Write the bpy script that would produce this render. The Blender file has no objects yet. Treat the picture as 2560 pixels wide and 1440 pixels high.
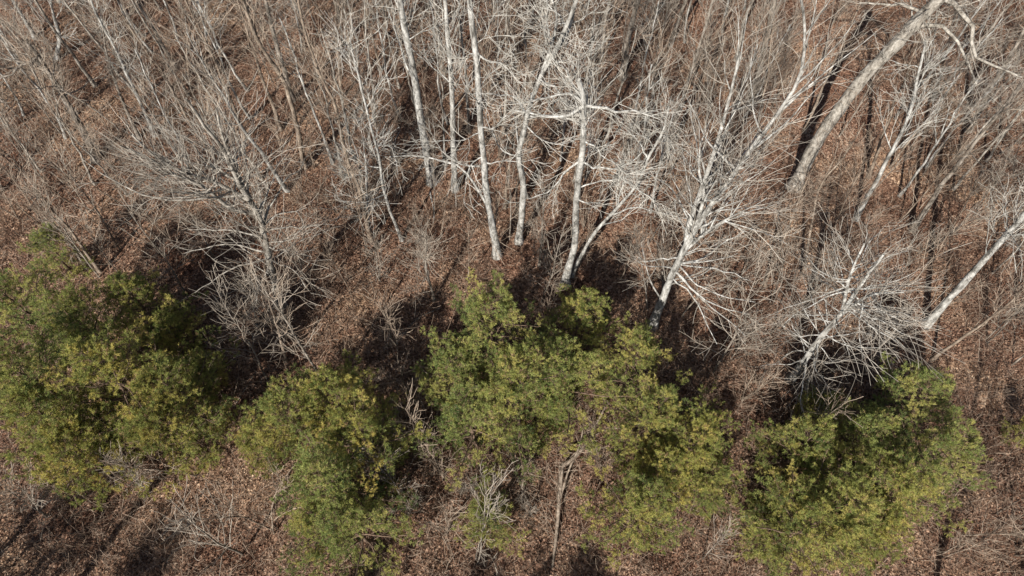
import bpy, math, random
import numpy as np
from mathutils import Vector

R = math.radians
SC = bpy.context.scene
COL = SC.collection
rng = np.random.default_rng(11)
random.seed(11)

# ------------------------------------------------------------------ camera
H = 32.0
PITCH = R(59.0)
FPX = 1707.0
cam_d = bpy.data.cameras.new('camera')
cam = bpy.data.objects.new('camera', cam_d)
COL.objects.link(cam)
cam.location = (0, 0, H)
cam.rotation_euler = (math.pi / 2 - PITCH, 0, 0)
cam_d.sensor_width = 36.0
cam_d.lens = 36.0 * FPX / 2560.0
cam_d.clip_start = 0.1
cam_d.clip_end = 3000
SC.camera = cam

# ------------------------------------------------------------------ light
SUN_EL, SUN_AZ = R(37), R(24)            # the sun stands behind the camera; shadows fall away, to the right
world = bpy.data.worlds.new('World')
SC.world = world
world.use_nodes = True
wn = world.node_tree
sky = wn.nodes.new('ShaderNodeTexSky')
sky.sky_type = 'NISHITA'
sky.sun_disc = False
sky.sun_elevation = SUN_EL
sky.sun_rotation = math.pi + SUN_AZ
bg = wn.nodes['Background']
bg.inputs['Strength'].default_value = 0.05
wn.links.new(sky.outputs[0], bg.inputs[0])
sd = bpy.data.lights.new('sun', 'SUN')
sd.energy = 5.0
sd.angle = R(0.53)
sd.color = (1.0, 0.935, 0.845)
sun = bpy.data.objects.new('sun', sd)
COL.objects.link(sun)
ray = Vector((math.sin(SUN_AZ) * math.cos(SUN_EL), math.cos(SUN_AZ) * math.cos(SUN_EL), -math.sin(SUN_EL)))
sun.rotation_euler = ray.to_track_quat('-Z', 'Y').to_euler()
SC.view_settings.view_transform = 'Standard'
SC.view_settings.look = 'None'
SC.view_settings.exposure = 0.76
SC.view_settings.gamma = 1
SC.view_settings.use_curve_mapping = False

# ------------------------------------------------------------------ geometry helpers
def gz(x, y):
    x = np.asarray(x, float); y = np.asarray(y, float)
    return (0.22 * np.sin(x * 0.21 + 1.3) * np.cos(y * 0.17 + 0.4) + 0.13 * np.sin(x * 0.53 - y * 0.31)
            + 0.06 * np.sin(x * 1.3 + y * 0.9 + 2) + 0.04 * np.sin(x * 2.1 - y * 2.6))

FWD = np.array([0, math.cos(PITCH), -math.sin(PITCH)])
UPV = np.array([0, math.sin(PITCH), math.cos(PITCH)])
CAM = np.array([0, 0, H])

def pray(px, py):
    d = FWD + np.array([1, 0, 0]) * (px - 1280) / FPX + UPV * (720 - py) / FPX
    return d

def at(px, py, z=None):
    """world point seen at a photo pixel, on the ground or at height z"""
    d = pray(px, py)
    if z is not None:
        return CAM + d * (z - H) / d[2]
    p = CAM + d * (-H) / d[2]
    for _ in range(4):
        g = float(gz(p[0], p[1]))
        p = CAM + d * (g - H) / d[2]
    return p

def over(px, py, b):
    """point on the pixel's ray closest to the vertical line through b"""
    d = pray(px, py)
    t = ((b[0] - 0) * d[0] + (b[1] - 0) * d[1]) / (d[0] ** 2 + d[1] ** 2)
    return CAM + d * t

def near(px, py, b):
    d = pray(px, py)
    t = np.dot(b - CAM, d) / np.dot(d, d)
    return CAM + d * t

def proj(p):
    v = np.asarray(p) - CAM
    z = v @ FWD
    return 1280 + FPX * v[..., 0] / z, 720 - FPX * (v @ UPV) / z

def norm(v):
    return v / np.maximum(np.linalg.norm(v, axis=-1, keepdims=True), 1e-9)

def resample(P, n):
    """smooth curve through the points (Catmull-Rom), n samples evenly by length"""
    P = np.asarray(P, float)
    if len(P) == 2:
        return P[0] + (P[1] - P[0]) * np.linspace(0, 1, n)[:, None]
    Q = np.vstack([2 * P[0] - P[1], P, 2 * P[-1] - P[-2]])
    out = []
    for i in range(1, len(Q) - 2):
        t = np.linspace(0, 1, 9)[:-1, None]
        a, b, c, d = Q[i - 1], Q[i], Q[i + 1], Q[i + 2]
        out.append(0.5 * (2 * b + (c - a) * t + (2 * a - 5 * b + 4 * c - d) * t ** 2 + (3 * b - a - 3 * c + d) * t ** 3))
    C = np.vstack(out + [P[-1:]])
    s = np.r_[0, np.cumsum(np.linalg.norm(np.diff(C, axis=0), axis=1))]
    u = np.linspace(0, s[-1], n)
    return np.stack([np.interp(u, s, C[:, k]) for k in range(3)], 1)

class MB:
    """collects tubes and loose faces, builds one mesh"""
    def __init__(self):
        self.v = []; self.f = []; self.n = 0; self.tone = []
    def add(self, V, F, tone=None):
        self.v.append(V); self.f.append(F + self.n); self.n += len(V)
        self.tone.append(np.zeros(len(V)) if tone is None else tone)
    def tubes(self, P, Rr, sides):
        P = np.asarray(P, float); Rr = np.asarray(Rr, float)
        if P.ndim == 2: P = P[None]; Rr = Rr[None]
        M, N, _ = P.shape
        if M == 0: return
        T = np.empty_like(P)
        T[:, 1:-1] = P[:, 2:] - P[:, :-2]; T[:, 0] = P[:, 1] - P[:, 0]; T[:, -1] = P[:, -1] - P[:, -2]
        T = norm(T)
        ax = norm(P[:, -1] - P[:, 0])
        ref = np.where(np.abs(ax[:, 2:3]) < 0.75, np.array([0, 0, 1.0]), np.array([0.94, 0.34, 0.0]))[:, None, :]
        A = norm(np.cross(T, np.broadcast_to(ref, T.shape)))
        B = np.cross(T, A)
        an = np.arange(sides) * 2 * math.pi / sides
        V = P[:, :, None, :] + Rr[:, :, None, None] * (A[:, :, None, :] * np.cos(an)[:, None] + B[:, :, None, :] * np.sin(an)[:, None])
        base = (np.arange(M)[:, None, None] * N + np.arange(N - 1)[None, :, None]) * sides
        s0 = np.arange(sides)[None, None, :]; s1 = (s0 + 1) % sides
        F = np.stack([base + s0, base + s1, base + sides + s1, base + sides + s0], -1).reshape(-1, 4)
        tone = np.repeat(rng.random(M), N * sides)
        self.add(V.reshape(-1, 3), F, tone)
    def mesh(self, name, mat, smooth=True, tone=False):
        me = bpy.data.meshes.new(name)
        V = np.concatenate(self.v); F = [f for f in self.f]
        k = F[0].shape[1]
        F = np.concatenate(F)
        me.vertices.add(len(V)); me.vertices.foreach_set('co', V.astype(np.float32).ravel())
        me.loops.add(F.size); me.loops.foreach_set('vertex_index', F.astype(np.int32).ravel())
        me.polygons.add(len(F))
        me.polygons.foreach_set('loop_start', np.arange(0, F.size, k, dtype=np.int32))
        me.polygons.foreach_set('loop_total', np.full(len(F), k, dtype=np.int32))
        me.polygons.foreach_set('use_smooth', np.full(len(F), smooth))
        if tone:
            at_ = me.attributes.new('tone', 'FLOAT', 'POINT')
            at_.data.foreach_set('value', np.concatenate(self.tone).astype(np.float32))
        me.materials.append(mat)
        me.update(calc_edges=True)
        return me

def put(name, me, parent=None, kind=None):
    o = bpy.data.objects.new(name, me)
    COL.objects.link(o)
    if parent is not None: o.parent = parent
    if kind: o['kind'] = kind
    return o

def thing(name, label, cat, loc, group=None):
    o = bpy.data.objects.new(name, None)
    COL.objects.link(o)
    o.location = loc
    o.empty_display_size = 0.3
    o['label'] = label; o['category'] = cat
    if group: o['group'] = group
    return o

def copy_tree(root, loc, rot, scale, label, group=None):
    r = root.copy(); COL.objects.link(r)
    r.location = loc; r.rotation_euler = rot; r.scale = (scale,) * 3 if np.isscalar(scale) else scale
    r['label'] = label
    if group: r['group'] = group
    for ch in root.children:
        c = ch.copy(); COL.objects.link(c); c.parent = r
        for g in ch.children:
            d = g.copy(); COL.objects.link(d); d.parent = c
    return r

def wander(P0, D, L, n, wob, up, droop=0.0):
    """K polylines: start points, directions, lengths; random-walk wobble and upward bend"""
    K = len(P0)
    P = np.empty((K, n, 3)); P[:, 0] = P0
    d = norm(D)
    step = (L / (n - 1))[:, None]
    for i in range(1, n):
        d = norm(d + rng.normal(0, wob, (K, 3)) + np.array([0, 0, 1.0]) * up)
        P[:, i] = P[:, i - 1] + d * step
    return P

def sprout(P, Rr, k, t0, t1, ang, angsd, lmin, lmax, n, wob, up, rk, rmin, rtip, taperlen=0.6, flat=1.0):
    """k children on each of the polylines P (M,N,3)"""
    M, N, _ = P.shape
    if M == 0: return np.empty((0, n, 3)), np.empty((0, n))
    t = (t0 + (t1 - t0) * ((np.arange(k)[None, :] + rng.random((M, k))) / k))
    f = t * (N - 1); i0 = np.clip(f.astype(int), 0, N - 2); fr = f - i0
    m = np.arange(M)[:, None]
    S = P[m, i0] * (1 - fr[..., None]) + P[m, i0 + 1] * fr[..., None]
    T = norm(P[m, i0 + 1] - P[m, i0])
    pr = Rr[m, i0] * (1 - fr) + Rr[m, i0 + 1] * fr
    rnd = rng.normal(0, 1, T.shape)
    side = norm((rnd - (rnd * T).sum(-1, keepdims=True) * T) * np.array([1, 1, flat]))
    a = np.clip(rng.normal(0, angsd, t.shape) + ang * (1.25 - 0.7 * (t - t0) / max(t1 - t0, 1e-6)), 0.15, 1.9)[..., None]
    D = T * np.cos(a) + side * np.sin(a)
    L = (lmin + (lmax - lmin) * rng.random(t.shape)) * (1 - taperlen * (t - t0) / max(t1 - t0, 1e-6))
    S = S.reshape(-1, 3); D = D.reshape(-1, 3); L = L.reshape(-1)
    C = wander(S, D, L, n, wob, (up * rng.uniform(-0.4, 2.2, len(L)))[:, None])
    r0 = np.maximum(np.minimum(pr.reshape(-1) * 0.75, rk * L + rmin), rtip)
    Rc = r0[:, None] * (1 - np.linspace(0, 1, n)) + rtip * np.linspace(0, 1, n)
    return C, Rc

# ------------------------------------------------------------------ materials
def mat_new(name, rough=0.9):
    m = bpy.data.materials.new(name); m.use_nodes = True
    b = m.node_tree.nodes['Principled BSDF']
    b.inputs['Roughness'].default_value = rough
    b.inputs['Specular IOR Level'].default_value = 0.2
    return m, m.node_tree, b

def ramp(nt, stops):
    r = nt.nodes.new('ShaderNodeValToRGB')
    e = r.color_ramp.elements
    while len(e) > 1: e.remove(e[-1])
    e[0].position = stops[0][0]; e[0].color = (*stops[0][1], 1)
    for p, c in stops[1:]:
        x = e.new(p); x.color = (*c, 1)
    return r

def noise(nt, scale, detail=4, rough=0.6, coord='Object', stretch=None):
    tc = nt.nodes.new('ShaderNodeTexCoord')
    n = nt.nodes.new('ShaderNodeTexNoise')
    n.inputs['Scale'].default_value = scale; n.inputs['Detail'].default_value = detail; n.inputs['Roughness'].default_value = rough
    src = tc.outputs[coord]
    if stretch:
        mp = nt.nodes.new('ShaderNodeMapping'); mp.inputs['Scale'].default_value = stretch
        nt.links.new(src, mp.inputs[0]); src = mp.outputs[0]
    nt.links.new(src, n.inputs['Vector'])
    return n

def mixc(nt, a, b, fac, mode='MIX'):
    m = nt.nodes.new('ShaderNodeMix'); m.data_type = 'RGBA'; m.blend_type = mode
    for s, v in ((m.inputs[6], a), (m.inputs[7], b), (m.inputs[0], fac)):
        if hasattr(v, 'is_linked'): nt.links.new(v, s)
        else: s.default_value = v if np.isscalar(v) else (*v, 1)
    return m.outputs[2]

def bark(name, dark, mid, light, band=False):
    m, nt, b = mat_new(name, 0.92)
    n1 = noise(nt, 3.0, 8, 0.7, stretch=(1.6, 1.6, 0.5) if not band else (0.6, 0.6, 2.2))
    r1 = ramp(nt, [(0.37, dark), (0.48, mid), (0.62, light)])
    nt.links.new(n1.outputs['Fac'], r1.inputs[0])
    n2 = noise(nt, 9.0, 5, 0.75)
    r2 = ramp(nt, [(0.36, (0.4, 0.38, 0.35)), (0.56, (1, 1, 1))])
    nt.links.new(n2.outputs['Fac'], r2.inputs[0])
    c = mixc(nt, r1.outputs[0], r2.outputs[0], 0.7, 'MULTIPLY')
    nt.links.new(c, b.inputs['Base Color'])
    bp = nt.nodes.new('ShaderNodeBump'); bp.inputs['Strength'].default_value = 0.5; bp.inputs['Distance'].default_value = 0.03
    nt.links.new(n2.outputs['Fac'], bp.inputs['Height']); nt.links.new(bp.outputs[0], b.inputs['Normal'])
    return m

def toned(name, stops, rough=0.85, transl=0.0, attr='tone', patch=None, vary=None):
    m, nt, b = mat_new(name, rough)
    a = nt.nodes.new('ShaderNodeAttribute'); a.attribute_name = attr
    r = ramp(nt, stops)
    nt.links.new(a.outputs['Fac'], r.inputs[0])
    c = r.outputs[0]
    if patch:
        n = noise(nt, patch[0], 5, 0.65)
        pr = ramp(nt, [(0.36, patch[1]), (0.5, patch[2]), (0.64, patch[3])])
        nt.links.new(n.outputs['Fac'], pr.inputs[0])
        c = mixc(nt, c, pr.outputs[0], 1.0, 'MULTIPLY')
    if vary:
        oi = nt.nodes.new('ShaderNodeObjectInfo')
        vr = ramp(nt, [(0, vary[0]), (1, vary[1])])
        nt.links.new(oi.outputs['Random'], vr.inputs[0])
        c = mixc(nt, c, vr.outputs[0], 1.0, 'MULTIPLY')
    nt.links.new(c, b.inputs['Base Color'])
    if transl:
        tr = nt.nodes.new('ShaderNodeBsdfTranslucent'); nt.links.new(c, tr.inputs['Color'])
        mx = nt.nodes.new('ShaderNodeMixShader'); mx.inputs[0].default_value = transl
        nt.links.new(b.outputs[0], mx.inputs[1]); nt.links.new(tr.outputs[0], mx.inputs[2])
        nt.links.new(mx.outputs[0], nt.nodes['Material Output'].inputs['Surface'])
    return m

M_WHITE = bark('white_bark', (0.085, 0.08, 0.072), (0.29, 0.285, 0.268), (0.53, 0.53, 0.51))
M_MID = bark('mottled_bark', (0.08, 0.068, 0.056), (0.26, 0.24, 0.21), (0.46, 0.435, 0.39))
M_GREY = bark('grey_bark', (0.06, 0.05, 0.04), (0.2, 0.175, 0.148), (0.37, 0.335, 0.295))
M_TAN = bark('tan_bark', (0.07, 0.052, 0.04), (0.215, 0.172, 0.135), (0.37, 0.31, 0.25))
M_PINEBARK = bark('pine_bark', (0.05, 0.035, 0.025), (0.13, 0.09, 0.065), (0.20, 0.145, 0.11))
M_TWIG_W = toned('pale_twigs', [(0, (0.16, 0.14, 0.118)), (1, (0.47, 0.435, 0.38))])
M_TWIG_B = toned('bright_twigs', [(0, (0.28, 0.27, 0.24)), (1, (0.6, 0.58, 0.53))])
M_TWIG_G = toned('grey_twigs', [(0, (0.12, 0.10, 0.08)), (1, (0.45, 0.395, 0.33))])
M_TWIG_T = toned('tan_twigs', [(0, (0.12, 0.09, 0.068)), (1, (0.46, 0.375, 0.295))])
M_BRUSH = toned('brush_twigs', [(0, (0.08, 0.052, 0.036)), (0.5, (0.2, 0.14, 0.104)), (1, (0.42, 0.335, 0.26))])
M_LEAF = toned('dead_leaves', [(0, (0.045, 0.026, 0.018)), (0.3, (0.14, 0.083, 0.059)), (0.6, (0.235, 0.153, 0.112)),
                               (0.85, (0.35, 0.248, 0.185)), (1, (0.52, 0.41, 0.325))], 0.7, 0.12,
               patch=(0.2, (0.58, 0.44, 0.38), (0.9, 0.8, 0.74), (1.25, 1.2, 1.08)))
M_NEEDLE = toned('pine_needles', [(0, (0.082, 0.125, 0.05)), (0.35, (0.18, 0.235, 0.08)), (0.65, (0.31, 0.35, 0.115)),
                                  (0.9, (0.47, 0.45, 0.155)), (0.93, (0.25, 0.175, 0.11)), (1, (0.38, 0.28, 0.19))], 0.6, 0.45, vary=((1.0, 1.0, 0.98), (1.2, 1.05, 0.88)))

def ground_mat():
    m, nt, b = mat_new('leaf_floor', 0.95)
    tc = nt.nodes.new('ShaderNodeTexCoord')
    v = nt.nodes.new('ShaderNodeTexVoronoi'); v.inputs['Scale'].default_value = 9.0; v.inputs['Randomness'].default_value = 1
    nt.links.new(tc.outputs['Object'], v.inputs['Vector'])
    sp = nt.nodes.new('ShaderNodeSeparateColor'); nt.links.new(v.outputs['Color'], sp.inputs[0])
    r = ramp(nt, [(0, (0.045, 0.028, 0.02)), (0.35, (0.125, 0.075, 0.051)), (0.7, (0.22, 0.146, 0.105)), (1, (0.38, 0.278, 0.21))])
    nt.links.new(sp.outputs[0], r.inputs[0])
    n = noise(nt, 0.2, 5, 0.65)
    pr = ramp(nt, [(0.36, (0.62, 0.48, 0.42)), (0.5, (0.95, 0.88, 0.83)), (0.64, (1.3, 1.28, 1.15))])
    nt.links.new(n.outputs['Fac'], pr.inputs[0])
    c = mixc(nt, r.outputs[0], pr.outputs[0], 1.0, 'MULTIPLY')
    nt.links.new(c, b.inputs['Base Color'])
    bp = nt.nodes.new('ShaderNodeBump'); bp.inputs['Strength'].default_value = 0.8; bp.inputs['Distance'].default_value = 0.06
    nt.links.new(v.outputs['Distance'], bp.inputs['Height']); nt.links.new(bp.outputs[0], b.inputs['Normal'])
    return m
M_GROUND = ground_mat()

# ------------------------------------------------------------------ ground
def grid_axis(lo, hi, fine_lo, fine_hi, fine, coarse):
    a = np.arange(fine_lo, fine_hi + 1e-6, fine)
    left = fine_lo - np.cumsum(np.geomspace(fine, coarse, 14)); left = left[left > lo][::-1]
    right = fine_hi + np.cumsum(np.geomspace(fine, coarse, 14)); right = right[right < hi]
    return np.r_[lo, left, a, right, hi]
gx = grid_axis(-900, 900, -48, 48, 0.4, 90)
gy = grid_axis(-700, 1200, -6, 56, 0.4, 90)
X, Y = np.meshgrid(gx, gy)
Z = gz(X, Y)
g = MB()
nx, ny = len(gx), len(gy)
ii = (np.arange(ny - 1)[:, None] * nx + np.arange(nx - 1)[None, :]).reshape(-1)
g.add(np.stack([X, Y, Z], -1).reshape(-1, 3), np.stack([ii, ii + 1, ii + nx + 1, ii + nx], -1))
ground = put('ground', g.mesh('ground', M_GROUND), kind='structure')
ground['label'] = 'forest floor under brown leaf litter'

def in_view(x, y, m=0.0):
    px, py = proj(np.stack([x, y, gz(x, y)], -1))
    return (px > -m) & (px < 2560 + m) & (py > -m) & (py < 1440 + m)

def tan_strip(x, y):
    # the open tract of paler litter at the right
    px, py = TANP[:, 0], TANP[:, 1]
    d = np.min(np.hypot(x[:, None] - px[None], y[:, None] - py[None]), axis=1)
    return np.clip(1.5 - d / 4.0, 0, 1)
TANP = resample(np.array([at(2080, 60), at(2045, 230), at(2000, 420), at(1990, 560), at(1975, 660)]), 12)

# leaf litter: curled leaves lying on the floor
def leaves(nl):
    x = rng.uniform(-42, 42, nl * 2); y = rng.uniform(3, 47, nl * 2)
    k = in_view(x, y, 90); x = x[k][:nl]; y = y[k][:nl]; n = len(x)
    s = rng.uniform(0.03, 0.07, n) ; yaw = rng.uniform(0, 6.283, n)
    u = np.stack([np.cos(yaw), np.sin(yaw), rng.normal(0, 0.35, n)], -1); u = norm(u)
    up = norm(np.stack([rng.normal(0, 0.3, n), rng.normal(0, 0.3, n), np.ones(n)], -1))
    w = norm(np.cross(up, u)); up = np.cross(u, w)
    c = np.stack([x, y, gz(x, y) + rng.uniform(0.02, 0.09, n)], -1)
    cu = rng.uniform(-0.1, 0.5, n)[:, None] * s[:, None]
    V = np.stack([c - u * s[:, None], c + w * s[:, None] * 0.6 + up * cu, c + u * s[:, None], c - w * s[:, None] * 0.6 + up * cu], 1).reshape(-1, 3)
    q = np.arange(n)[:, None] * 4
    F = np.concatenate([q + np.array([0, 1, 2]), q + np.array([0, 2, 3])])
    b = MB(); b.add(V, F, np.repeat(np.clip(rng.normal(0.5, 0.26, n) + 0.2 * tan_strip(x, y), 0, 1), 4))
    o = put('leaf_litter', b.mesh('leaf_litter', M_LEAF, False, True), kind='stuff')
    o['label'] = 'brown fallen leaves covering the forest floor'
    o['category'] = 'leaves'
leaves(370000)

# ------------------------------------------------------------------ bare trees
def trunk_radii(n, r0, r1, flare=0.75):
    t = np.linspace(0, 1, n)
    return r0 * (1 - t) + r1 * t + r0 * flare * np.exp(-t * 22)

STYLES = {
    # oak: few crooked limbs near the top; beech: many fine curved branches all along; pole: straight, small crown
    'oak':   dict(nl=9,  t0=0.45, t1=0.98, ang=1.05, lmin=2.0, lmax=4.2, wob=0.24, up=0.05, k2=6, k3=4, k4=1, l3=(0.6, 1.5), w3=0.22, n1=9),
    'pole':  dict(nl=11, t0=0.5,  t1=0.98, ang=0.6, lmin=1.5, lmax=3.4, wob=0.12, up=0.06, k2=5, k3=3, k4=1, l3=(0.6, 1.5), w3=0.17, n1=8),
    'beech': dict(nl=34, t0=0.16, t1=0.97, ang=0.8, lmin=2.6, lmax=5.2, wob=0.08, up=0.08, k2=5, k3=3, k4=0, l3=(0.8, 1.8), w3=0.13, n1=9),
    'thin':  dict(nl=9,  t0=0.35, t1=0.97, ang=0.55, lmin=0.9, lmax=2.6, wob=0.11, up=0.07, k2=4, k3=2, k4=1, l3=(0.5, 1.3), w3=0.17, n1=7),
    'snag':  dict(nl=5,  t0=0.6, t1=0.97, ang=1.1, lmin=0.8, lmax=2.0, wob=0.25, up=0.02, k2=4, k3=3, k4=1, l3=(0.3, 0.9), w3=0.2, n1=7),
}

def build_tree(root, org, T, TR, st, bm, tm, extra=(), scale_l=1.0, sides=10, stems=()):
    """trunk polyline T (world), extra = hand placed limbs [(polyline, r0, r1)], org = base of the thing"""
    s = STYLES[st] if isinstance(st, str) else st
    m = MB(); m.tubes(T - org, TR, sides)
    put('trunk', m.mesh('trunk', bm), root)
    limbs = []                                  # (polyline n=9, radii)
    for P, r in stems:
        mm = MB(); mm.tubes(P - org, r, 7); put('stem', mm.mesh('stem', bm), root)
    for P, r in extra:
        limbs.append((P, r))
    carriers = [(T, TR)] + list(stems)
    tw = MB()
    n1 = 9
    for ci, (CP, CR) in enumerate(carriers):
        nl = max(2, int(s['nl'] * (1.0 if ci == 0 else 0.6)))
        C, Rc = sprout(CP[None], CR[None], nl, s['t0'], s['t1'], s['ang'], 0.25, s['lmin'] * scale_l, s['lmax'] * scale_l, n1,
                       s['wob'], s['up'], 0.0105, 0.007, 0.008, 0.55)
        # a beech's fan of limbs is many: the thick ones stay limbs
        limbs += [(C[i], Rc[i]) for i in range(len(C))]
    LP = np.stack([resample(p, n1) if len(p) != n1 else p for p, _ in limbs])
    LR = np.stack([np.interp(np.linspace(0, 1, n1), np.linspace(0, 1, len(r)), r) for _, r in limbs])
    for i in range(len(LP)):
        mm = MB(); mm.tubes(LP[i] - org, LR[i], 5)
        put('limb', mm.mesh('limb', bm), root)
    C2, R2 = sprout(LP, LR, s['k2'], 0.15, 0.97, 0.6, 0.2, 0.9 * scale_l, 2.1 * scale_l, 5, s['w3'], 0.06, 0.007, 0.006, 0.0075, 0.4)
    tw.tubes(C2 - org, R2, 3)
    C3, R3 = sprout(C2, R2, s['k3'], 0.15, 0.98, 0.6, 0.2, *s['l3'], 4, s['w3'], 0.06, 0.005, 0.006, 0.0075, 0.3)
    tw.tubes(C3 - org, R3, 3)
    if s['k4']:
        C4, R4 = sprout(C3, R3, s['k4'], 0.2, 0.95, 0.7, 0.25, 0.2, 0.55, 3, s['w3'], 0.05, 0.004, 0.005, 0.0065, 0.3)
        tw.tubes(C4 - org, R4, 3)
    # short twigs straight off the trunk
    put('twigs', tw.mesh('twigs', tm, True, True), root, 'stuff')

TREES = []     # (ref phrase, base xyz) for the labels of what stands near
def pix_tree(label, ref, pts, w, st, bm='G', top=0.3, extra=(), stems=(), scale_l=1.0):
    b = at(*pts[0])
    P = [b]
    for q in pts[1:]:
        P.append(over(q[0], q[1], b))
    P = np.array(P)
    T = resample(P, max(12, 4 * len(pts)))
    dist = np.linalg.norm(P[len(P) // 2] - CAM)
    r0 = 0.5 * w * dist / FPX * 0.95
    TR = trunk_radii(len(T), r0, r0 * top)
    T[1:] += np.cumsum(rng.normal(0, 0.018, (len(T) - 1, 3)), 0) * np.array([1, 1, 0])
    TR = TR * rng.uniform(0.9, 1.1, len(TR))
    T[0, 2] -= 0.15
    B = {'G': (M_GREY, M_TWIG_G), 'W': (M_WHITE, M_TWIG_B), 'T': (M_TAN, M_TWIG_T), 'M': (M_MID, M_TWIG_W), 'V': (M_WHITE, M_TWIG_W)}[bm]
    root = thing('bare_tree', label, 'tree', b, 'leafless trees of the wood')
    ex = []
    for q in extra:
        lp, lw = q
        k = np.argmin([np.hypot(*(np.array(proj(t)) - lp[0])) for t in T])
        L = [T[k]]
        for a in lp[1:]:
            L.append(near(a[0], a[1], L[-1]))
        L = resample(np.array(L), 9)
        L[1:] += np.cumsum(rng.normal(0, 0.06, (8, 3)), 0)
        rr = 0.4 * lw * dist / FPX
        ex.append((L, np.linspace(min(rr, TR[k] * 0.9), max(rr * 0.3, 0.008), 9)))
    stl = []
    for lp, lw in stems:
        k = np.argmin([np.hypot(*(np.array(proj(t)) - lp[0])) for t in T])
        L = [T[k]]
        for a in lp[1:]:
            o_ = over(a[0], a[1], L[-1]); n_ = near(a[0], a[1], L[-1])
            L.append(0.7 * o_ + 0.3 * n_)
        L = resample(np.array(L), 14)
        rr = 0.5 * lw * dist / FPX
        stl.append((L, np.linspace(min(rr, TR[k] * 0.95), max(rr * 0.3, 0.012), 14)))
    build_tree(root, b, T, TR, st, *B, extra=ex, scale_l=scale_l, stems=stl)
    TREES.append((ref, b))
    return root

# --- the pale trees in the middle
pix_tree('tall white tree with crooked branching top above the central pines', 'the tall white tree',
         [(1412, 712), (1436, 610), (1444, 490), (1460, 380), (1466, 265), (1452, 200)], 24, dict(STYLES['oak'], nl=7, t0=0.55), 'W', 0.5,
         extra=[([(1465, 268), (1400, 300), (1330, 292), (1290, 285)], 12), ([(1465, 262), (1420, 230), (1340, 250), (1270, 262)], 10),
                ([(1466, 268), (1510, 272), (1590, 275), (1640, 290)], 11), ([(1466, 262), (1440, 215), (1400, 170), (1370, 150)], 9),
                ([(1462, 395), (1500, 405), (1560, 400), (1610, 370)], 8), ([(1455, 400), (1410, 430), (1360, 465), (1320, 480)], 9),
                ([(1460, 360), (1510, 380), (1550, 420)], 7), ([(1444, 505), (1480, 508), (1510, 512)], 7)])
pix_tree('white tree leaning right from beside the tall white tree, its stem kinked', 'the leaning white tree',
         [(1428, 690), (1470, 610), (1525, 540), (1590, 465), (1618, 400), (1650, 330), (1665, 270)], 12, dict(STYLES['oak'], nl=9, t0=0.35), 'W', 0.4,
         extra=[([(1618, 405), (1600, 350), (1570, 320)], 6), ([(1525, 540), (1570, 525), (1640, 540), (1720, 560)], 6),
                ([(1590, 465), (1640, 510), (1660, 530)], 6)], scale_l=0.8)
pix_tree('pale double stemmed tree with a bend in its trunk, left of tall white tree', 'the bent double-stemmed tree',
         [(1297, 605), (1312, 480), (1300, 385), (1322, 290), (1352, 190), (1400, 100), (1436, 10), (1460, -60)], 22, dict(STYLES['oak'], nl=8, t0=0.35), 'W', 0.35,
         extra=[([(1322, 290), (1360, 290), (1420, 290), (1450, 300)], 9), ([(1352, 190), (1400, 215), (1440, 250)], 9),
                ([(1322, 290), (1280, 240), (1230, 235), (1170, 230)], 8)],
         stems=[([(1345, 205), (1380, 110), (1392, 40), (1372, -20)], 14), ([(1360, 180), (1420, 80), (1440, 0), (1452, -60)], 12)])
pix_tree('grey trunk rising straight beside a crooked side limb, left of the bent pale tree', 'the straight grey trunk with the crooked limb',
         [(1243, 640), (1218, 490), (1206, 350), (1195, 200), (1180, 60), (1172, -50)], 24, 'oak', 'W', 0.5,
         extra=[([(1225, 540), (1172, 430), (1110, 395), (1040, 380), (985, 388)], 12), ([(1172, 430), (1140, 400), (1095, 355)], 7),
                ([(1190, 125), (1220, 150), (1260, 165), (1285, 190)], 8), ([(1207, 380), (1180, 410), (1170, 470)], 6)])
pix_tree('slim pale trunk between the two thick straight trunks left of centre', 'the slim pale trunk',
         [(1138, 475), (1133, 310), (1128, 180), (1120, 60), (1114, -50)], 17, 'pole', 'W', 0.5)
pix_tree('stout pale trunk with mottled bark and a clear base on the leaves, left of centre', 'the stout mottled trunk',
         [(1080, 455), (1060, 340), (1045, 220), (1024, 100), (1004, -10), (990, -90)], 25, dict(STYLES['pole'], t0=0.7), 'W', 0.55,
         extra=[([(1040, 215), (1010, 150), (990, 90), (970, 10)], 8)])
pix_tree('slender tan tree with a kink where its stem forks, left of the stout mottled trunk', 'the kinked slender tree',
         [(928, 600), (895, 470), (860, 380), (833, 265), (800, 200), (755, 80), (735, -30)], 13, dict(STYLES['thin'], nl=10), 'T', 0.35)
pix_tree('thin crooked pale tree bending right towards its foot, beside the kinked slender tree', 'the thin crooked tree',
         [(1005, 600), (965, 480), (945, 370), (920, 280), (893, 160), (880, 90)], 10, dict(STYLES['oak'], lmax=3.0, t0=0.3), 'W', 0.35)
pix_tree('tan tree whose trunk curves up to the top edge above the fan shaped tree', 'the curved tan tree',
         [(762, 420), (737, 305), (705, 200), (645, 105), (602, -10), (585, -70)], 15, 'pole', 'T', 0.45,
         stems=[([(645, 105), (625, 40), (598, -30)], 9)])
pix_tree('thin straight tree ending short on the leaves, left of the curved tan tree', 'the thin straight tree',
         [(702, 325), (668, 225), (640, 140), (618, 60), (600, 0)], 10, 'thin', 'T')
pix_tree('grey trunk running up beside the curved tan tree, reaching the top edge', 'the grey trunk by the top edge',
         [(730, 250), (712, 170), (690, 90), (665, -10), (655, -60)], 14, 'pole', 'G', 0.5)
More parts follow.
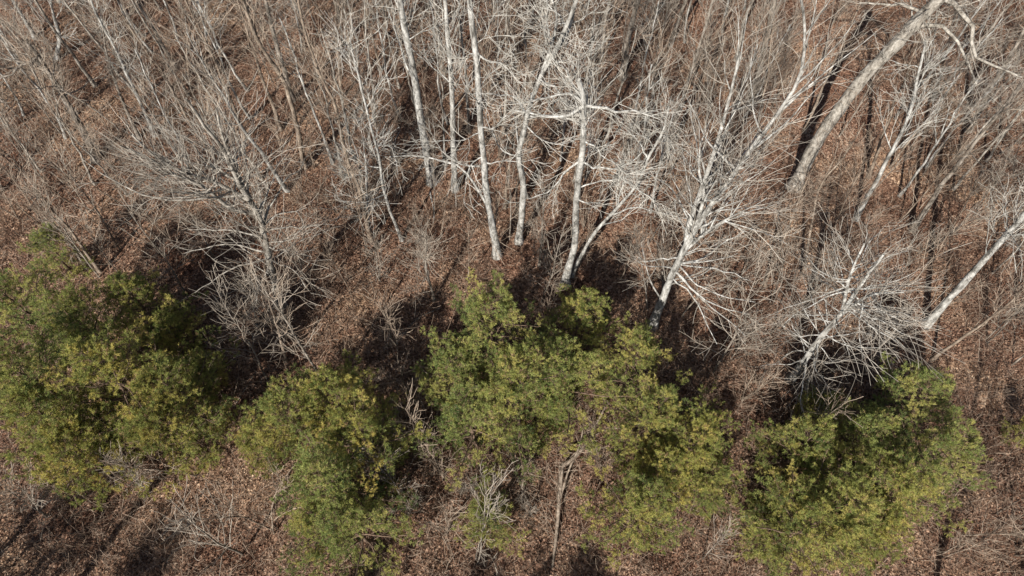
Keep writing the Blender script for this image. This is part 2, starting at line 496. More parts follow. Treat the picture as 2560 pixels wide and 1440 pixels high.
# --- left
pix_tree('pale tree with bare lower trunk and a wide tangled crown at the left edge', 'the tangled crown tree',
         [(240, 400), (205, 325), (170, 262), (128, 185), (92, 135), (60, 100)], 17, dict(STYLES['oak'], nl=14, t0=0.55, lmax=4.0, k3=3), 'G', 0.4,
         extra=[([(128, 185), (60, 165), (0, 160), (-60, 165)], 9), ([(92, 135), (30, 190), (-20, 215)], 8), ([(128, 185), (160, 220), (240, 270), (300, 330)], 8)])
pix_tree('slender dotted grey tree right of the tangled crown tree', 'the slender dotted tree',
         [(348, 345), (302, 240), (265, 135), (250, 50)], 8, 'thin', 'G')
pix_tree('slim pale tree with a long straight stem, right of the slender dotted tree', 'the slim pale stem',
         [(388, 340), (352, 255), (318, 180), (285, 105), (240, 20), (225, -30)], 10, 'thin', 'W')
pix_tree('wavy pale stem ending on dark shade near the top left', 'the wavy pale stem',
         [(140, 148), (146, 95), (130, 35), (120, -30)], 10, dict(STYLES['oak'], nl=7, t0=0.3, lmax=3), 'W')
pix_tree('straight pale stem slanting out of the top left corner', 'the top left corner stem',
         [(88, 95), (62, 50), (28, -5), (5, -50)], 9, 'thin', 'W')
pix_tree('long thin tan tree crossing the red leaf patch near the top', 'the long thin tan tree',
         [(612, 350), (582, 275), (540, 180), (500, 90), (450, 0), (435, -40)], 9, 'thin', 'T')
pix_tree('pale bare stem standing behind the left clump of pines', 'the stem behind the left pines',
         [(250, 680), (190, 595), (135, 532), (95, 480)], 9, 'thin', 'T', scale_l=0.7)
pix_tree('second thin stem among the topmost pines of the left clump', 'the stem among the left pines',
         [(215, 670), (170, 600), (140, 560)], 7, 'thin', 'G', scale_l=0.5)
# --- the three fans of fine branches
pix_tree('broad fan shaped tree with countless fine branches, left of centre', 'the broad fan shaped tree',
         [(702, 765), (684, 690), (668, 620), (645, 532), (600, 461), (562, 375), (525, 319), (470, 240)], 24, dict(STYLES['beech'], nl=34, lmin=2.2, lmax=4.0, t0=0.18, t1=0.7, ang=0.95, k2=3, k3=2), 'M', 0.22,
         extra=[([(585, 450), (525, 412), (487, 367), (405, 330)], 8), ([(547, 525), (431, 506), (356, 484), (292, 457), (225, 416)], 8),
                ([(667, 560), (694, 491), (720, 450), (761, 409)], 9), ([(650, 540), (675, 480), (694, 440), (730, 420)], 6),
                ([(660, 560), (712, 532), (742, 529), (757, 555)], 7), ([(664, 590), (694, 570), (787, 559)], 7), ([(637, 520), (619, 390), (618, 350), (637, 311)], 7),
                ([(672, 620), (712, 626), (750, 637)], 6), ([(675, 650), (730, 680), (770, 720)], 6), ([(672, 640), (600, 660), (540, 690), (500, 720)], 7),
                ([(678, 660), (640, 720), (600, 790)], 6), ([(670, 630), (560, 620), (460, 640)], 7), ([(665, 600), (560, 570), (450, 570)], 7)],
         stems=[([(630, 510), (589, 424), (555, 337), (540, 270)], 11), ([(645, 540), (577, 521), (506, 465), (442, 439), (375, 397), (300, 364)], 11),
                ([(625, 500), (540, 457), (450, 427), (386, 390), (330, 337)], 10)])
pix_tree('many stemmed pale tree with a spray of fine branches, right of the leaning tree', 'the many-stemmed pale tree',
         [(1630, 815), (1662, 725), (1695, 650), (1735, 575), (1790, 490), (1855, 400), (1900, 340)], 26, dict(STYLES['beech'], nl=24, lmax=5.0, k2=4, k3=2), 'V', 0.3,
         extra=[([(1690, 660), (1740, 660), (1800, 620), (1860, 590)], 10), ([(1680, 680), (1730, 720), (1800, 770), (1860, 800)], 9),
                ([(1735, 580), (1800, 560), (1880, 590)], 8), ([(1700, 660), (1790, 670), (1890, 690)], 7), ([(1695, 670), (1760, 710), (1850, 740), (1910, 745)], 7), ([(1685, 690), (1740, 750), (1790, 850)], 7), ([(1690, 680), (1760, 760), (1860, 840)], 7), ([(1700, 640), (1640, 650), (1590, 640)], 6), ([(1735, 575), (1690, 470), (1620, 420)], 7)],
         stems=[([(1715, 610), (1722, 560), (1755, 470), (1795, 350), (1830, 220), (1850, 130)], 15), ([(1735, 575), (1760, 490), (1748, 430), (1750, 360)], 11),
                ([(1790, 490), (1870, 385), (1940, 290), (2000, 190), (2012, 60), (1995, -30)], 13), ([(1710, 630), (1780, 570), (1850, 530)], 11)])
pix_tree('low spreading pale tree with fine branches radiating round its trunk, above the right pines', 'the radiating pale tree',
         [(1975, 950), (2030, 870), (2098, 790), (2150, 725), (2210, 640)], 20, dict(STYLES['beech'], nl=30, t0=0.2, t1=0.75, ang=1.35, lmin=2.0, lmax=4.0, up=0.02, wob=0.16, k2=4, k3=2), 'V', 0.25,
         stems=[([(2098, 790), (2170, 740), (2260, 730)], 9), ([(2110, 770), (2125, 690), (2160, 610)], 10)])
# --- right
pix_tree('thickest straight trunk, slanting up to a forked top at the right', 'the thickest slanting trunk',
         [(1985, 470), (2048, 345), (2130, 230), (2212, 135), (2292, 52), (2340, 5), (2370, -30)], 34, dict(STYLES['oak'], nl=10, t0=0.84), 'M', 0.75,
         extra=[([(2300, 58), (2350, 65), (2400, 120), (2448, 212)], 12), ([(2345, 0), (2390, 20), (2432, 85), (2440, 150), (2500, 180), (2570, 205)], 14),
                ([(2300, 48), (2280, 20), (2240, 10), (2150, 12)], 10)])
pix_tree('long pale trunk leaning out of the right edge above the brush', 'the long trunk at the right edge',
         [(2315, 812), (2420, 690), (2502, 600), (2570, 525), (2650, 440)], 18, 'pole', 'W', 0.55, extra=[([(2505, 590), (2540, 590), (2580, 600)], 7)])
pix_tree('straight speckled tree with twiggy top, right of the thickest trunk', 'the straight speckled tree',
         [(2140, 548), (2190, 455), (2235, 370), (2275, 275), (2300, 160), (2310, 100)], 12, dict(STYLES['pole'], nl=14, t0=0.4), 'W', 0.35)
pix_tree('slim straight tree slanting between the speckled tree and the right edge', 'the slim slanting tree',
         [(2280, 575), (2350, 478), (2430, 370), (2500, 280), (2560, 200)], 13, 'pole', 'G', 0.4)
pix_tree('thin curved sapling bowing left of the straight speckled tree', 'the thin bowed sapling',
         [(2005, 690), (2030, 560), (2050, 470), (2110, 395), (2160, 310)], 8, 'thin', 'T')
pix_tree('thin pale pole rising from the sunny tan clearing', 'the thin pole in the clearing',
         [(1912, 715), (1950, 620), (1985, 530), (2020, 440)], 7, 'thin', 'T', scale_l=0.7)
pix_tree('grey trunk at the top edge, right of the bent pale tree', 'the grey trunk at the top',
         [(1555, 195), (1572, 100), (1598, 0), (1612, -60)], 18, 'pole', 'G', 0.6)
pix_tree('dark slim trunk slanting to the top edge above the leaning tree', 'the dark slim trunk',
         [(1650, 420), (1690, 300), (1735, 160), (1780, 20), (1795, -40)], 10, 'pole', 'G', 0.5)
pix_tree('broad lilac grey trunk at the top edge above the many-stemmed tree', 'the lilac grey trunk',
         [(1880, 260), (1905, 150), (1935, 20), (1950, -50)], 17, 'pole', 'G', 0.6)
pix_tree('thin grey stem just right of the leaning white tree', 'the thin grey stem',
         [(1625, 530), (1645, 430), (1662, 350), (1680, 280)], 8, 'thin', 'W', scale_l=0.8)
pix_tree('thin tan stem between the straight grey trunk and the bent tree', 'the thin tan stem',
         [(1262, 520), (1276, 420), (1290, 330), (1296, 240), (1300, 150)], 8, 'thin', 'T', scale_l=0.7)
pix_tree('short pale stem behind the tall white tree, left of its trunk', 'the short pale stem',
         [(1402, 400), (1410, 320), (1416, 250)], 7, 'thin', 'W', scale_l=0.7)
pix_tree('thin dark stem rising in front of the bent pale tree', 'the thin dark stem',
         [(1348, 665), (1356, 570), (1358, 480)], 7, 'thin', 'G', scale_l=0.6)
pix_tree('small crooked grey tree in the brush above the middle pines', 'the small crooked grey tree',
         [(1085, 750), (1068, 680), (1060, 610)], 9, dict(STYLES['oak'], nl=8, lmax=2.6, t0=0.3), 'G', scale_l=0.7)
pix_tree('low bushy grey tree with drooping twigs below the broad fan tree', 'the low bushy tree',
         [(715, 905), (700, 840), (680, 770), (664, 700)], 9, dict(STYLES['beech'], nl=12, lmin=1.2, lmax=2.4, up=0.03, t0=0.2, k3=2), 'T')
pix_tree('thin pale stem hanging over the pines of the middle left group', 'the stem over the middle pines',
         [(830, 980), (775, 900), (735, 830), (686, 750), (637, 680)], 8, dict(STYLES['thin'], nl=8), 'G')
pix_tree('slim grey tree slanting along the tan clearing up to the top edge', 'the slim clearing tree',
         [(2010, 330), (2060, 210), (2110, 100), (2150, 10)], 8, 'thin', 'T')
pix_tree('pair stemmed grey tree near the top right corner', 'the top right pair',
         [(2420, 330), (2470, 240), (2530, 140), (2570, 60)], 12, 'pole', 'G', 0.5, stems=[([(2440, 300), (2500, 220), (2590, 150)], 8)])
pix_tree('slim tan tree low at the right edge beside the last pine', 'the slim tree at the right edge',
         [(2330, 900), (2420, 830), (2500, 770), (2580, 700)], 8, 'thin', 'T')
pix_tree('upright grey stem between the fan shaped tree and the kinked tree', 'the upright grey stem',
         [(928, 590), (918, 500), (915, 420), (905, 340)], 7, dict(STYLES['oak'], nl=8, lmax=2.4, t0=0.3), 'W', scale_l=0.7)
pix_tree('slim tan pole at the top edge between the curved tree and the stout trunk', 'the slim tan pole',
         [(855, 245), (846, 160), (840, 80), (838, -20)], 8, 'thin', 'T')

# ------------------------------------------------------------------ pines
def pine_variant(i):
    h = [7.2, 6.6, 7.8, 5.8, 6.8, 6.2][i]
    Rm = [2.9, 2.7, 3.2, 2.3, 3.0, 2.5][i]
    n = 16
    T = np.stack([np.cumsum(rng.normal(0, 0.05, n)), np.cumsum(rng.normal(0, 0.05, n)), np.linspace(-0.15, h, n)], 1)
    TR = trunk_radii(n, 0.15, 0.02, 0.3)
    root = thing('pine_tree', 'pine', 'pine tree', (0, 0, -200), 'pines at the edge of the wood')
    m = MB(); m.tubes(T, TR, 8); put('trunk', m.mesh('pine_trunk', M_PINEBARK), root)
    nl = 36
    t = 0.16 + 0.82 * ((np.arange(nl) + rng.random(nl)) / nl)
    az = np.arange(nl) * 2.4 + rng.normal(0, 0.35, nl)
    prof = np.where(t < 0.36, 0.75 + 0.25 * (t - 0.24) / 0.12, 1 - np.clip((t - 0.36) / 0.64, 0, 1) ** 1.7 * 0.86)
    L = Rm * prof * rng.uniform(0.5, 1.3, nl)
    el = -0.05 + 0.75 * np.clip((t - 0.3) / 0.7, 0, 1) + rng.normal(0, 0.14, nl)
    S = np.stack([np.interp(t, np.linspace(0, 1, n), T[:, k]) for k in range(3)], 1)
    D = np.stack([np.cos(az) * np.cos(el), np.sin(az) * np.cos(el), np.sin(el)], 1)
    LP = wander(S, D, L, 8, 0.13, 0.05)
    LR = np.linspace(1, 0.25, 8)[None] * (0.012 + 0.012 * L[:, None])
    b = MB(); b.tubes(LP, LR, 4)
    C2, R2 = sprout(LP, LR, 11, 0.25, 1.0, 0.85, 0.2, 0.45, 1.05, 5, 0.12, 0.08, 0.008, 0.005, 0.006, 0.45, 0.3)
    b.tubes(C2, R2, 3)
    C3, R3 = sprout(C2, R2, 4, 0.3, 1.0, 0.7, 0.25, 0.2, 0.48, 4, 0.15, 0.14, 0.006, 0.004, 0.005, 0.3, 0.5)
    b.tubes(C3, R3, 3)
    put('branches', b.mesh('pine_branches', M_PINEBARK, True, True), root, 'stuff')
    # needles: tufts along the outer twigs
    tips = [C2[:, -1], C3[:, -1], C3[:, 2], C3[:, -1] * 0.6 + C3[:, 2] * 0.4, C2[:, 3]]
    dirs = [C2[:, -1] - C2[:, -2], C3[:, -1] - C3[:, -2], C3[:, 2] - C3[:, 1], C3[:, 1] - C3[:, 0], C2[:, 3] - C2[:, 2]]
    tint = rng.normal(0.58, 0.2, len(LP))
    l2 = np.repeat(tint, 11) + rng.normal(0, 0.1, len(C2)); l3 = np.repeat(l2, 4)
    tt = np.concatenate([l2, l3, l3, l3, l2])
    Pt = np.concatenate(tips); Dt = norm(np.concatenate(dirs))
    k = rng.random(len(Pt)) < 0.92
    Pt, Dt, tt = Pt[k], Dt[k], tt[k]
    nn = 8
    K = len(Pt)
    nd = norm(Dt[:, None, :] * 0.75 + norm(rng.normal(0, 1, (K, nn, 3))) * 0.95 + np.array([0, 0, 0.25]))
    ln = rng.uniform(0.08, 0.145, (K, nn, 1))
    base = Pt[:, None, :] + rng.normal(0, 0.025, (K, nn, 3))
    sd_ = norm(np.cross(nd, rng.normal(0, 1, (K, nn, 3)))) * 0.0115
    V = np.stack([base - sd_, base + sd_, base + nd * ln + sd_ * 0.5, ], 2).reshape(-1, 3)
    F = np.arange(K * nn * 3).reshape(-1, 3)
    tone = np.clip(np.repeat(tt + rng.normal(0, 0.08, K), nn) + rng.normal(0, 0.04, K * nn), 0, 0.9)
    br = np.repeat(rng.random(K) < 0.09, nn); tone[br] = rng.uniform(0.93, 1, br.sum())
    f = MB(); f.add(V, F, np.repeat(tone, 3))
    put('foliage', f.mesh('pine_foliage', M_NEEDLE, False, True), root, 'stuff')
    return root, h

PINE_LABEL = {}
PINES = [  # top pixel, scale, variant, label
    (95, 590, 0.62, 3, 'small pine alone at the top of the left clump'),
    (5, 720, 0.95, 0, 'pine touching the left edge, upper row of the left clump'),
    (160, 760, 0.9, 4, 'pine with thin top in the upper row of left clump, beside the edge pine'),
    (300, 720, 0.78, 1, 'yellow green pine at the top right of the left clump, beside the fan tree'),
    (420, 800, 0.6, 3, 'short pine standing out over the dark shade right of the left clump'),
    (10, 880, 1.0, 2, 'wide pine on the left edge, middle of the left clump'),
    (230, 900, 1.0, 0, 'full dark pine in the very middle of the left clump'),
    (400, 950, 0.92, 4, 'pine on the right flank of the left clump, above the shade'),
    (500, 905, 0.5, 3, 'smallest pine, a tuft at the right tip of the left clump'),
    (40, 1020, 0.95, 4, 'pine on the left edge, lower row of the left clump'),
    (395, 1040, 0.85, 1, 'pine at the lower right corner of the left clump, over brown leaves'),
    (170, 1105, 0.85, 5, 'dark pine at the bottom of the left clump, above the long shadow'),
    (850, 925, 0.9, 1, 'topmost pine of the middle left group, below the crooked grey tree'),
    (720, 1010, 0.95, 5, 'pine at the left side of the middle left group'),
    (890, 1060, 0.9, 0, 'sparse pine with dark bare branches showing, middle left group'),
    (640, 1085, 0.6, 3, 'low pine at the left foot of the middle left group'),
    (800, 1150, 0.9, 2, 'broad olive pine in the lower half of the middle left group'),
    (880, 1290, 0.8, 4, 'lowest pine of the middle left group, near the bottom edge'),
    (760, 1275, 0.7, 1, 'low olive pine at the bottom left of the middle left group'),
    (1225, 760, 0.95, 0, 'bright pine at the upper left of the central group, under the grey trunk'),
    (1455, 740, 0.85, 1, 'bright pine hiding the foot of the tall white tree'),
    (1140, 900, 0.85, 5, 'pine at the left tip of the central group'),
    (1290, 900, 1.0, 2, 'largest pine, in the middle of the central group'),
    (1440, 890, 0.95, 4, 'pine right of the largest pine in the central group'),
    (1580, 860, 0.8, 1, 'pine on the right flank of the central group, by the many-stemmed tree'),
    (1175, 1000, 0.85, 4, 'pine at the lower left of the central group, over grey brush'),
    (1345, 985, 0.75, 5, 'soft blue green pine at the lower right of the central group'),
    (1660, 1000, 0.8, 0, 'dark pine at the top of the right centre group'),
    (1745, 1065, 0.8, 2, 'pine pointing right in the right centre group'),
    (1660, 1150, 0.8, 1, 'pine in the middle of the right centre group, beside the fallen tree'),
    (1775, 1180, 0.65, 5, 'yellowish pine at the right side of the right centre group'),
    (1620, 1265, 0.8, 4, 'lowest pine of the right centre group'),
    (2310, 975, 0.85, 1, 'topmost pine of the right clump, behind a dark hollow'),
    (2070, 1000, 0.55, 3, 'small pine below the radiating pale tree'),
    (2035, 1085, 0.8, 4, 'pine at the upper left of the right clump'),
    (2190, 1080, 0.85, 5, 'pine between the upper left and topmost pines of the right clump'),
    (2360, 1110, 0.85, 0, 'yellow green pine on the right flank of the right clump'),
    (1990, 1255, 0.7, 1, 'pine at the left side of the right clump, next to the right centre group'),
    (2110, 1210, 0.95, 2, 'wide pine in the middle of the right clump'),
    (2305, 1200, 0.9, 4, 'yellowish pine at the lower right of the right clump'),
    (2030, 1300, 0.85, 0, 'pine at the bottom edge, lower left of the right clump'),
    (2200, 1300, 0.75, 5, 'pine at the bottom edge below the wide pine'),
    (1220, 1275, 0.6, 3, 'small sparse pine at the bottom between middle left group and fallen tree'),
    (2590, 1060, 0.36, 3, 'small pine cut by the right edge'),
]
variants = [pine_variant(i) for i in range(6)]
used = set()
for j, (px, py, s, v, lab) in enumerate(PINES):
    root, h = variants[v]
    top = at(px, py, h * s)
    z = float(gz(top[0], top[1]))
    loc = (top[0], top[1], z)
    rot = (random.gauss(0, 0.03), random.gauss(0, 0.03), random.uniform(0, 6.28))
    if v not in used:
        used.add(v)
        root.location = loc; root.rotation_euler = rot; root.scale = (s, s, s); root['label'] = lab
    else:
        root = copy_tree(root, loc, rot, s, lab)
    TREES.append((None, np.array(loc)))

# ------------------------------------------------------------------ fallen dead tree
def fallen():
    def g(px, py, h):
        p = at(px, py); return at(px, py, float(gz(p[0], p[1])) + h)
    P = np.array([g(1380, 1420, 0.1), g(1392, 1330, 0.35), g(1398, 1250, 0.7), g(1404, 1165, 1.0)])
    b = np.array([P[0][0], P[0][1], float(gz(P[0][0], P[0][1]))])
    root = thing('fallen_tree', 'pale broken tree lying propped over the leaves between pines, bottom centre', 'fallen tree', b)
    T = resample(P, 14); TR = np.linspace(0.05, 0.12, 14)
    stems = [(resample(np.array([T[-1], g(1440, 1140, 1.0), g(1475, 1090, 1.1), g(1522, 1000, 1.2)]), 14), np.linspace(0.11, 0.04, 14)),
             (resample(np.array([T[8], g(1420, 1180, 0.9), g(1450, 1110, 1.3), g(1465, 1020, 1.6)]), 14), np.linspace(0.06, 0.02, 14)),
             (resample(np.array([T[-1], g(1500, 1080, 1.1), g(1590, 1065, 1.3), g(1640, 1015, 1.5)]), 14), np.linspace(0.04, 0.015, 14))]
    build_tree(root, b, T, TR, dict(STYLES['snag'], nl=12, t0=0.05, lmin=0.4, lmax=1.3, k2=3, k3=1), M_TAN, M_TWIG_T, stems=stems, sides=8)
fallen()
def lying(label, pts, w, bm):
    Q = []
    for px, py in pts:
        p = at(px, py); Q.append(at(px, py, float(gz(p[0], p[1])) + w * 0.8))
    Q = np.array(Q); b = Q[0].copy()
    m = MB(); T = resample(Q, 10); m.tubes(T - b, np.linspace(w, w * 0.5, 10), 7)
    o = put('fallen_branch', m.mesh('fallen_branch', bm)); o.location = b
    o['label'] = label; o['category'] = 'branch'
lying('pale fallen branch lying on the tan clearing', [(1950, 760), (1990, 690), (2010, 610)], 0.05, M_TAN)
lying('grey fallen branch under the small crooked grey tree', [(990, 860), (1040, 800), (1100, 770)], 0.05, M_GREY)
lying('pale fallen branch beside the foot of the stout mottled trunk', [(1075, 480), (1085, 530), (1082, 560)], 0.05, M_WHITE)
lying('thin fallen branch below the right clump at the bottom right corner', [(2490, 1285), (2540, 1255), (2590, 1235)], 0.04, M_TAN)
lying('short fallen branch on brown leaves left of the middle left pines', [(590, 1010), (620, 960), (640, 930)], 0.04, M_GREY)

# ------------------------------------------------------------------ filler trees and saplings
def sapling_variant(i):
    h = [4.2, 5.2, 7.0, 6.0, 8.4, 3.0, 5.0, 7.6][i]
    multi = [3, 1, 1, 2, 1, 4, 2, 1][i]
    n = 8
    root = thing('sapling', 'sapling', 'sapling', (0, 0, -200), 'thin saplings among the trees')
    az = rng.uniform(0, 6.28, multi)
    D = np.stack([np.cos(az) * 0.22, np.sin(az) * 0.22, np.ones(multi)], 1)
    if multi == 1: D[:, :2] *= 0.3
    S = wander(np.tile([0, 0, -0.1], (multi, 1)) + rng.normal(0, 0.05, (multi, 3)) * [1, 1, 0], D, h * rng.uniform(0.8, 1.1, multi), n, 0.06, 0.03)
    SR = np.tile(np.linspace(0.012 + 0.0045 * h, 0.008, n), (multi, 1))
    for k in range(multi):
        m = MB(); m.tubes(S[k], SR[k], 5); put('stem', m.mesh('sapling_stem', M_TAN if i % 2 else M_GREY), root)
    tw = MB()
    C, Rc = sprout(S, SR, int(22 / multi), 0.2, 0.97, 0.55, 0.18, 0.7, 0.3 * h + 0.5, 6, 0.11, 0.05, 0.004, 0.007, 0.008, 0.5)
    tw.tubes(C, Rc, 3)
    C3, R3 = sprout(C, Rc, 4, 0.15, 0.95, 0.6, 0.2, 0.4, 1.1, 4, 0.15, 0.05, 0.004, 0.006, 0.007, 0.3)
    tw.tubes(C3, R3, 3)
    C4, R4 = sprout(C3, R3, 2, 0.2, 0.95, 0.7, 0.25, 0.2, 0.45, 3, 0.12, 0.05, 0.003, 0.005, 0.0065, 0.3)
    if i % 3 == 0: tw.tubes(C4, R4, 3)
    put('twigs', tw.mesh('sapling_twigs', M_TWIG_T if i % 2 else M_TWIG_G, True, True), root, 'stuff')
    return root

REFS = [(r, b) for r, b in TREES if r]
REFP = np.array([proj(b) for _, b in REFS])
taken = set()
def place_label(kind, loc, used_lab):
    p = np.array(proj(np.array(loc)))
    d = np.hypot(*(REFP - p).T)
    for k in np.argsort(d)[:9]:
        if d[k] > 600: break
        v = p - REFP[k]
        if abs(v[0]) > abs(v[1]): side = 'left of' if v[0] < 0 else 'right of'
        else: side = 'behind' if v[1] < 0 else 'in front of'
        near_ = 'just ' if d[k] < 110 else ''
        lab = f'{kind} {near_}{side} {REFS[k][0]}'
        if lab not in used_lab:
            used_lab.add(lab); return lab
    return None

pine_px = np.array([(p[0], p[1], p[2]) for p in PINES])
def pine_block(px, py):
    return bool(((px - pine_px[:, 0]) ** 2 + (py - pine_px[:, 1] - 60) ** 2 < (120 * pine_px[:, 2]) ** 2).any())

def band(px, py):
    # on, or just before, the line of the thickest trunk
    if py > 620: return False
    x = 1985 + (470 - py) * 0.78
    return x - 130 < px < x + 90

saps = [sapling_variant(i) for i in range(8)]
KIND = ['three-stemmed grey sapling', 'short tan sapling', 'tall thin grey sapling', 'forked tan sapling', 'tall slender tan pole',
        'low bushy grey sapling', 'twiggy tan sapling', 'very tall thin grey sapling']
KIND = ['three-stemmed grey sapling', 'short tan sapling', 'tall thin grey sapling', 'forked tan sapling', 'tallest tan sapling',
        'low four-stemmed bush', 'two-stemmed grey sapling', 'slender tan sapling']
used_lab = set()
spots = []
tries = 0
NSAP = 285
used = set()
while len(spots) < NSAP and tries < 20000:
    tries += 1
    px = random.uniform(-60, 2620); py = random.uniform(-40, 1420)
    if py > 650 and random.random() < (0.35 if py < 860 else 0.72): continue
    if pine_block(px, py) and random.random() < 0.985: continue
    if 1940 < px < 2090 and 60 < py < 420 and random.random() < 0.8: continue   # the open tan strip
    if band(px, py) and random.random() < 0.85: continue
    if 1330 < px < 1560 and py > 900: continue      # the gap with the fallen tree
    p = at(px, py)
    if any((p[0] - q[0]) ** 2 + (p[1] - q[1]) ** 2 < 1.1 ** 2 for q in spots): continue
    spots.append(p)
for j, p in enumerate(spots):
    v = random.choice(range(8)) if j >= 8 else j
    s = random.uniform(0.75, 1.25)
    rot = (random.gauss(0, 0.07), random.gauss(0, 0.07), random.uniform(0, 6.28))
    lab = place_label(KIND[v], p, used_lab) or 'thin bare sapling lost in the tangle of brush'
    if v not in used:
        used.add(v); r = saps[v]
        r.location = p; r.rotation_euler = rot; r.scale = (s, s, s); r['label'] = lab
    else:
        copy_tree(saps[v], p, rot, s, lab)

# low grey bushes in the gaps between the groups of pines
for k, (px, py, v, sc, lab) in enumerate((
        (1035, 1010, 5, 1.1, 'low grey bush in the gap left of the central pines'),
        (1020, 1130, 0, 0.7, 'grey bush between the middle left pines and the lower left central pine'),
        (1110, 1200, 5, 1.2, 'grey bush below the lower left pine of the central group'),
        (1040, 1270, 0, 0.65, 'pale bush right of the lowest middle left pine'),
        (1190, 1215, 6, 0.6, 'small grey bush above the small sparse bottom pine'),
        (1290, 1200, 5, 1.1, 'low bush below the lower right pine of the central group'),
        (1110, 1340, 5, 1.2, 'low bush near the bottom edge between two pine groups'),
        (1330, 1290, 0, 0.6, 'grey bush just left of the fallen tree'),
        (1500, 1180, 5, 0.9, 'small bush right of the fallen tree'),
        (560, 980, 5, 1.0, 'grey bush in the shade between the two left pine groups'),
        (1830, 900, 0, 0.8, 'grey bush in the shade below the many-stemmed tree'),
        (1850, 1000, 5, 1.2, 'low bush in the brown strip between the right centre and right pines'))):
    copy_tree(saps[v], at(px, py), (0, 0, k * 1.1), sc, lab, 'low bushes between the pines')

# middle sized trees further back and beyond the frame
def filler_variant(i):
    h = [12.5, 10.0, 13.5, 11.0, 9.0, 8.0][i]
    n = 14
    lean = rng.normal(0, 0.04, 2)
    T = np.stack([np.cumsum(rng.normal(lean[0], 0.06, n)), np.cumsum(rng.normal(lean[1], 0.06, n)), np.linspace(-0.15, h, n)], 1)
    TR = trunk_radii(n, [0.12, 0.085, 0.14, 0.095, 0.075, 0.07][i], 0.026)
    root = thing('bare_tree', 'tree', 'tree', (0, 0, 0), 'leafless trees of the wood')
    build_tree(root, np.zeros(3), T, TR, dict(STYLES[['pole', 'thin', 'pole', 'thin', 'thin', 'thin'][i]], k3=2, k4=0, ang=0.45, t0=0.5), (M_GREY, M_TAN, M_WHITE, M_MID, M_WHITE, M_MID)[i],
               (M_TWIG_G, M_TWIG_T, M_TWIG_G, M_TWIG_T, M_TWIG_W, M_TWIG_T)[i], sides=8)
    return root
fills = [filler_variant(i) for i in range(6)]
FK = ['mid-sized grey tree', 'slim tan tree', 'tall pale tree', 'thin tan tree', 'slender pale tree', 'slight tan tree']
fspots = []
tries = 0
tb = np.array([b for _, b in TREES])
while len(fspots) < 150 and tries < 12000:
    tries += 1
    px = random.uniform(-120, 2680); py = random.uniform(-90, 500)
    if band(px, py): continue
    p = at(px, py)
    if 1930 < px < 2110 and py > 0: continue
    if np.min(np.hypot(tb[:, 0] - p[0], tb[:, 1] - p[1])) < 1.6: continue
    if any((p[0] - q[0]) ** 2 + (p[1] - q[1]) ** 2 < 1.35 ** 2 for q in fspots): continue
    fspots.append(p)
used = set()
for j, p in enumerate(fspots):
    v = j % 6 if j < 6 else random.choice((0, 1, 1, 3, 3, 4, 4, 4, 5, 5, 5))
    s = random.uniform(0.8, 1.15)
    rot = (random.gauss(0, 0.03), random.gauss(0, 0.03), random.uniform(0, 6.28))
    lab = place_label(FK[v], p, used_lab) or 'bare tree at the back of the wood'
    if v not in used:
        used.add(v); r = fills[v]
        r.location = p; r.rotation_euler = rot; r.scale = (s, s, s); r['label'] = lab
    else:
        copy_tree(fills[v], p, rot, s, lab)

# trees just below the frame whose shadows reach into it
for (x, y, v, s) in ((-20, -4, 0, 1.15), (-15.5, -8, 2, 1.1), (-22.5, 1.0, 2, 0.9), (-10.5, -5.5, 2, 1.1), (-6.0, -6.0, 0, 1.15), (-1.5, -6.0, 4, 1.2), (20, -6, 2, 1.15), (24, -1, 0, 1.0)):
    copy_tree(variants[v][0], (x, y, float(gz(x, y))), (0, 0, x), s, 'pine below the bottom edge, known by its shadow', 'pines below the bottom edge')
sdir = np.array([math.sin(SUN_AZ), math.cos(SUN_AZ)])
for (px, py, back, v, sc) in ((200, 1440, 5.0, 2, 1.5), (10, 1400, 5.0, 0, 1.4), (2330, 1440, 4.0, 2, 1.2)):
    q = at(px, py)[:2] - sdir * back
    copy_tree(fills[v], (q[0], q[1], float(gz(q[0], q[1]))), (0, 0, px), sc, 'bare tree below the bottom edge, known by its shadow', 'trees below the bottom edge')

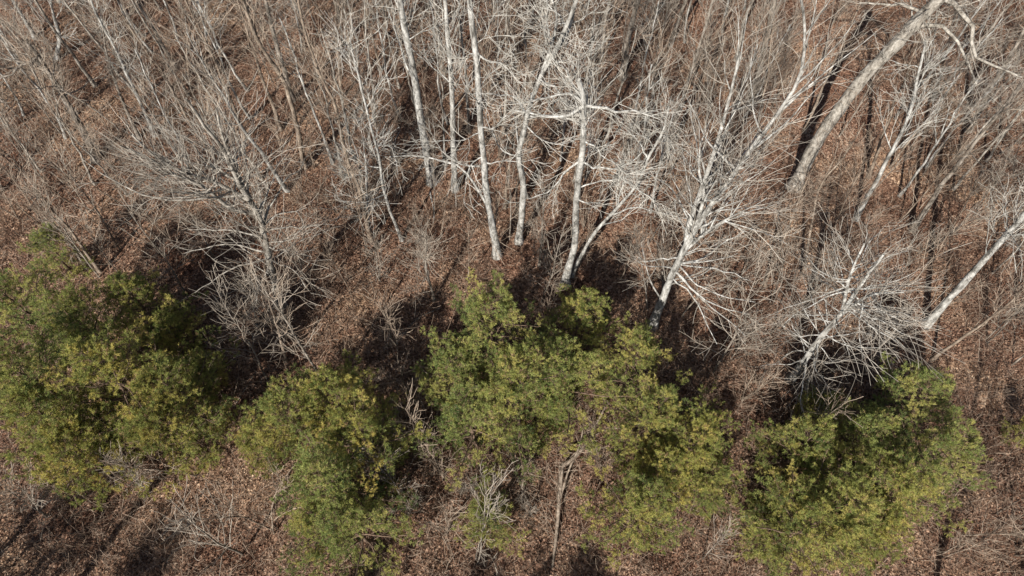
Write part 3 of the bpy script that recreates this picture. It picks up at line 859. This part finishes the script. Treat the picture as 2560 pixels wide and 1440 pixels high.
# ------------------------------------------------------------------ undergrowth: low twigs nobody could count
def undergrowth(n):
    x = rng.uniform(-40, 40, n * 3); y = rng.uniform(3.5, 47, n * 3)
    dens = 0.5 + 0.5 * np.sin(x * 0.37 + 1.2 * np.sin(y * 0.3)) * np.cos(y * 0.41 + x * 0.13)
    px, py = proj(np.stack([x, y, gz(x, y)], -1))
    strip = (px > 1940) & (px < 2080) & (py > 40) & (py < 420)
    k = in_view(x, y, 60) & (rng.random(n * 3) < (0.2 + 0.8 * dens) * np.clip(1.5 - y / 24, 0.4, 1)) & ~(strip & (rng.random(n * 3) < 0.85))
    x = x[k][:n]; y = y[k][:n]; n = len(x)
    S = np.stack([x, y, gz(x, y) - 0.03], -1)
    D = np.stack([rng.normal(0, 0.5, n), rng.normal(0, 0.5, n), np.ones(n)], -1)
    L = rng.gamma(3.0, 0.36, n) + 0.3
    C = wander(S, D, L, 4, 0.2, 0.0)
    Rr = np.linspace(1, 0.6, 4)[None] * rng.uniform(0.008, 0.015, (n, 1))
    b = MB(); b.tubes(C, Rr, 3)
    m_ = 34000
    xs = rng.uniform(-40, 40, m_ * 3); ys = rng.uniform(3.5, 46, m_ * 3)
    kk = in_view(xs, ys, 40) & (rng.random(m_ * 3) < np.clip(1.25 - (ys - 4) / 18, 0.12, 1))
    xs = xs[kk][:m_]; ys = ys[kk][:m_]; m_ = len(xs)
    S3 = np.stack([xs, ys, gz(xs, ys)], -1)
    D3 = np.stack([rng.normal(0, 1, m_), rng.normal(0, 1, m_), np.full(m_, 0.6)], -1)
    b.tubes(wander(S3, D3, rng.uniform(0.25, 0.8, m_), 3, 0.3, 0.0), np.tile([0.009, 0.008, 0.006], (m_, 1)), 3)
    C2, R2 = sprout(C, Rr, 4, 0.2, 0.95, 0.8, 0.3, 0.3, 1.0, 3, 0.25, 0.02, 0.002, 0.006, 0.007, 0.3)
    b.tubes(C2, R2, 3)
    o = put('undergrowth', b.mesh('undergrowth', M_BRUSH, True, True), kind='stuff')
    o['label'] = 'low tangle of brown twigs over the leaf litter'
    o['category'] = 'brush'
undergrowth(9500)
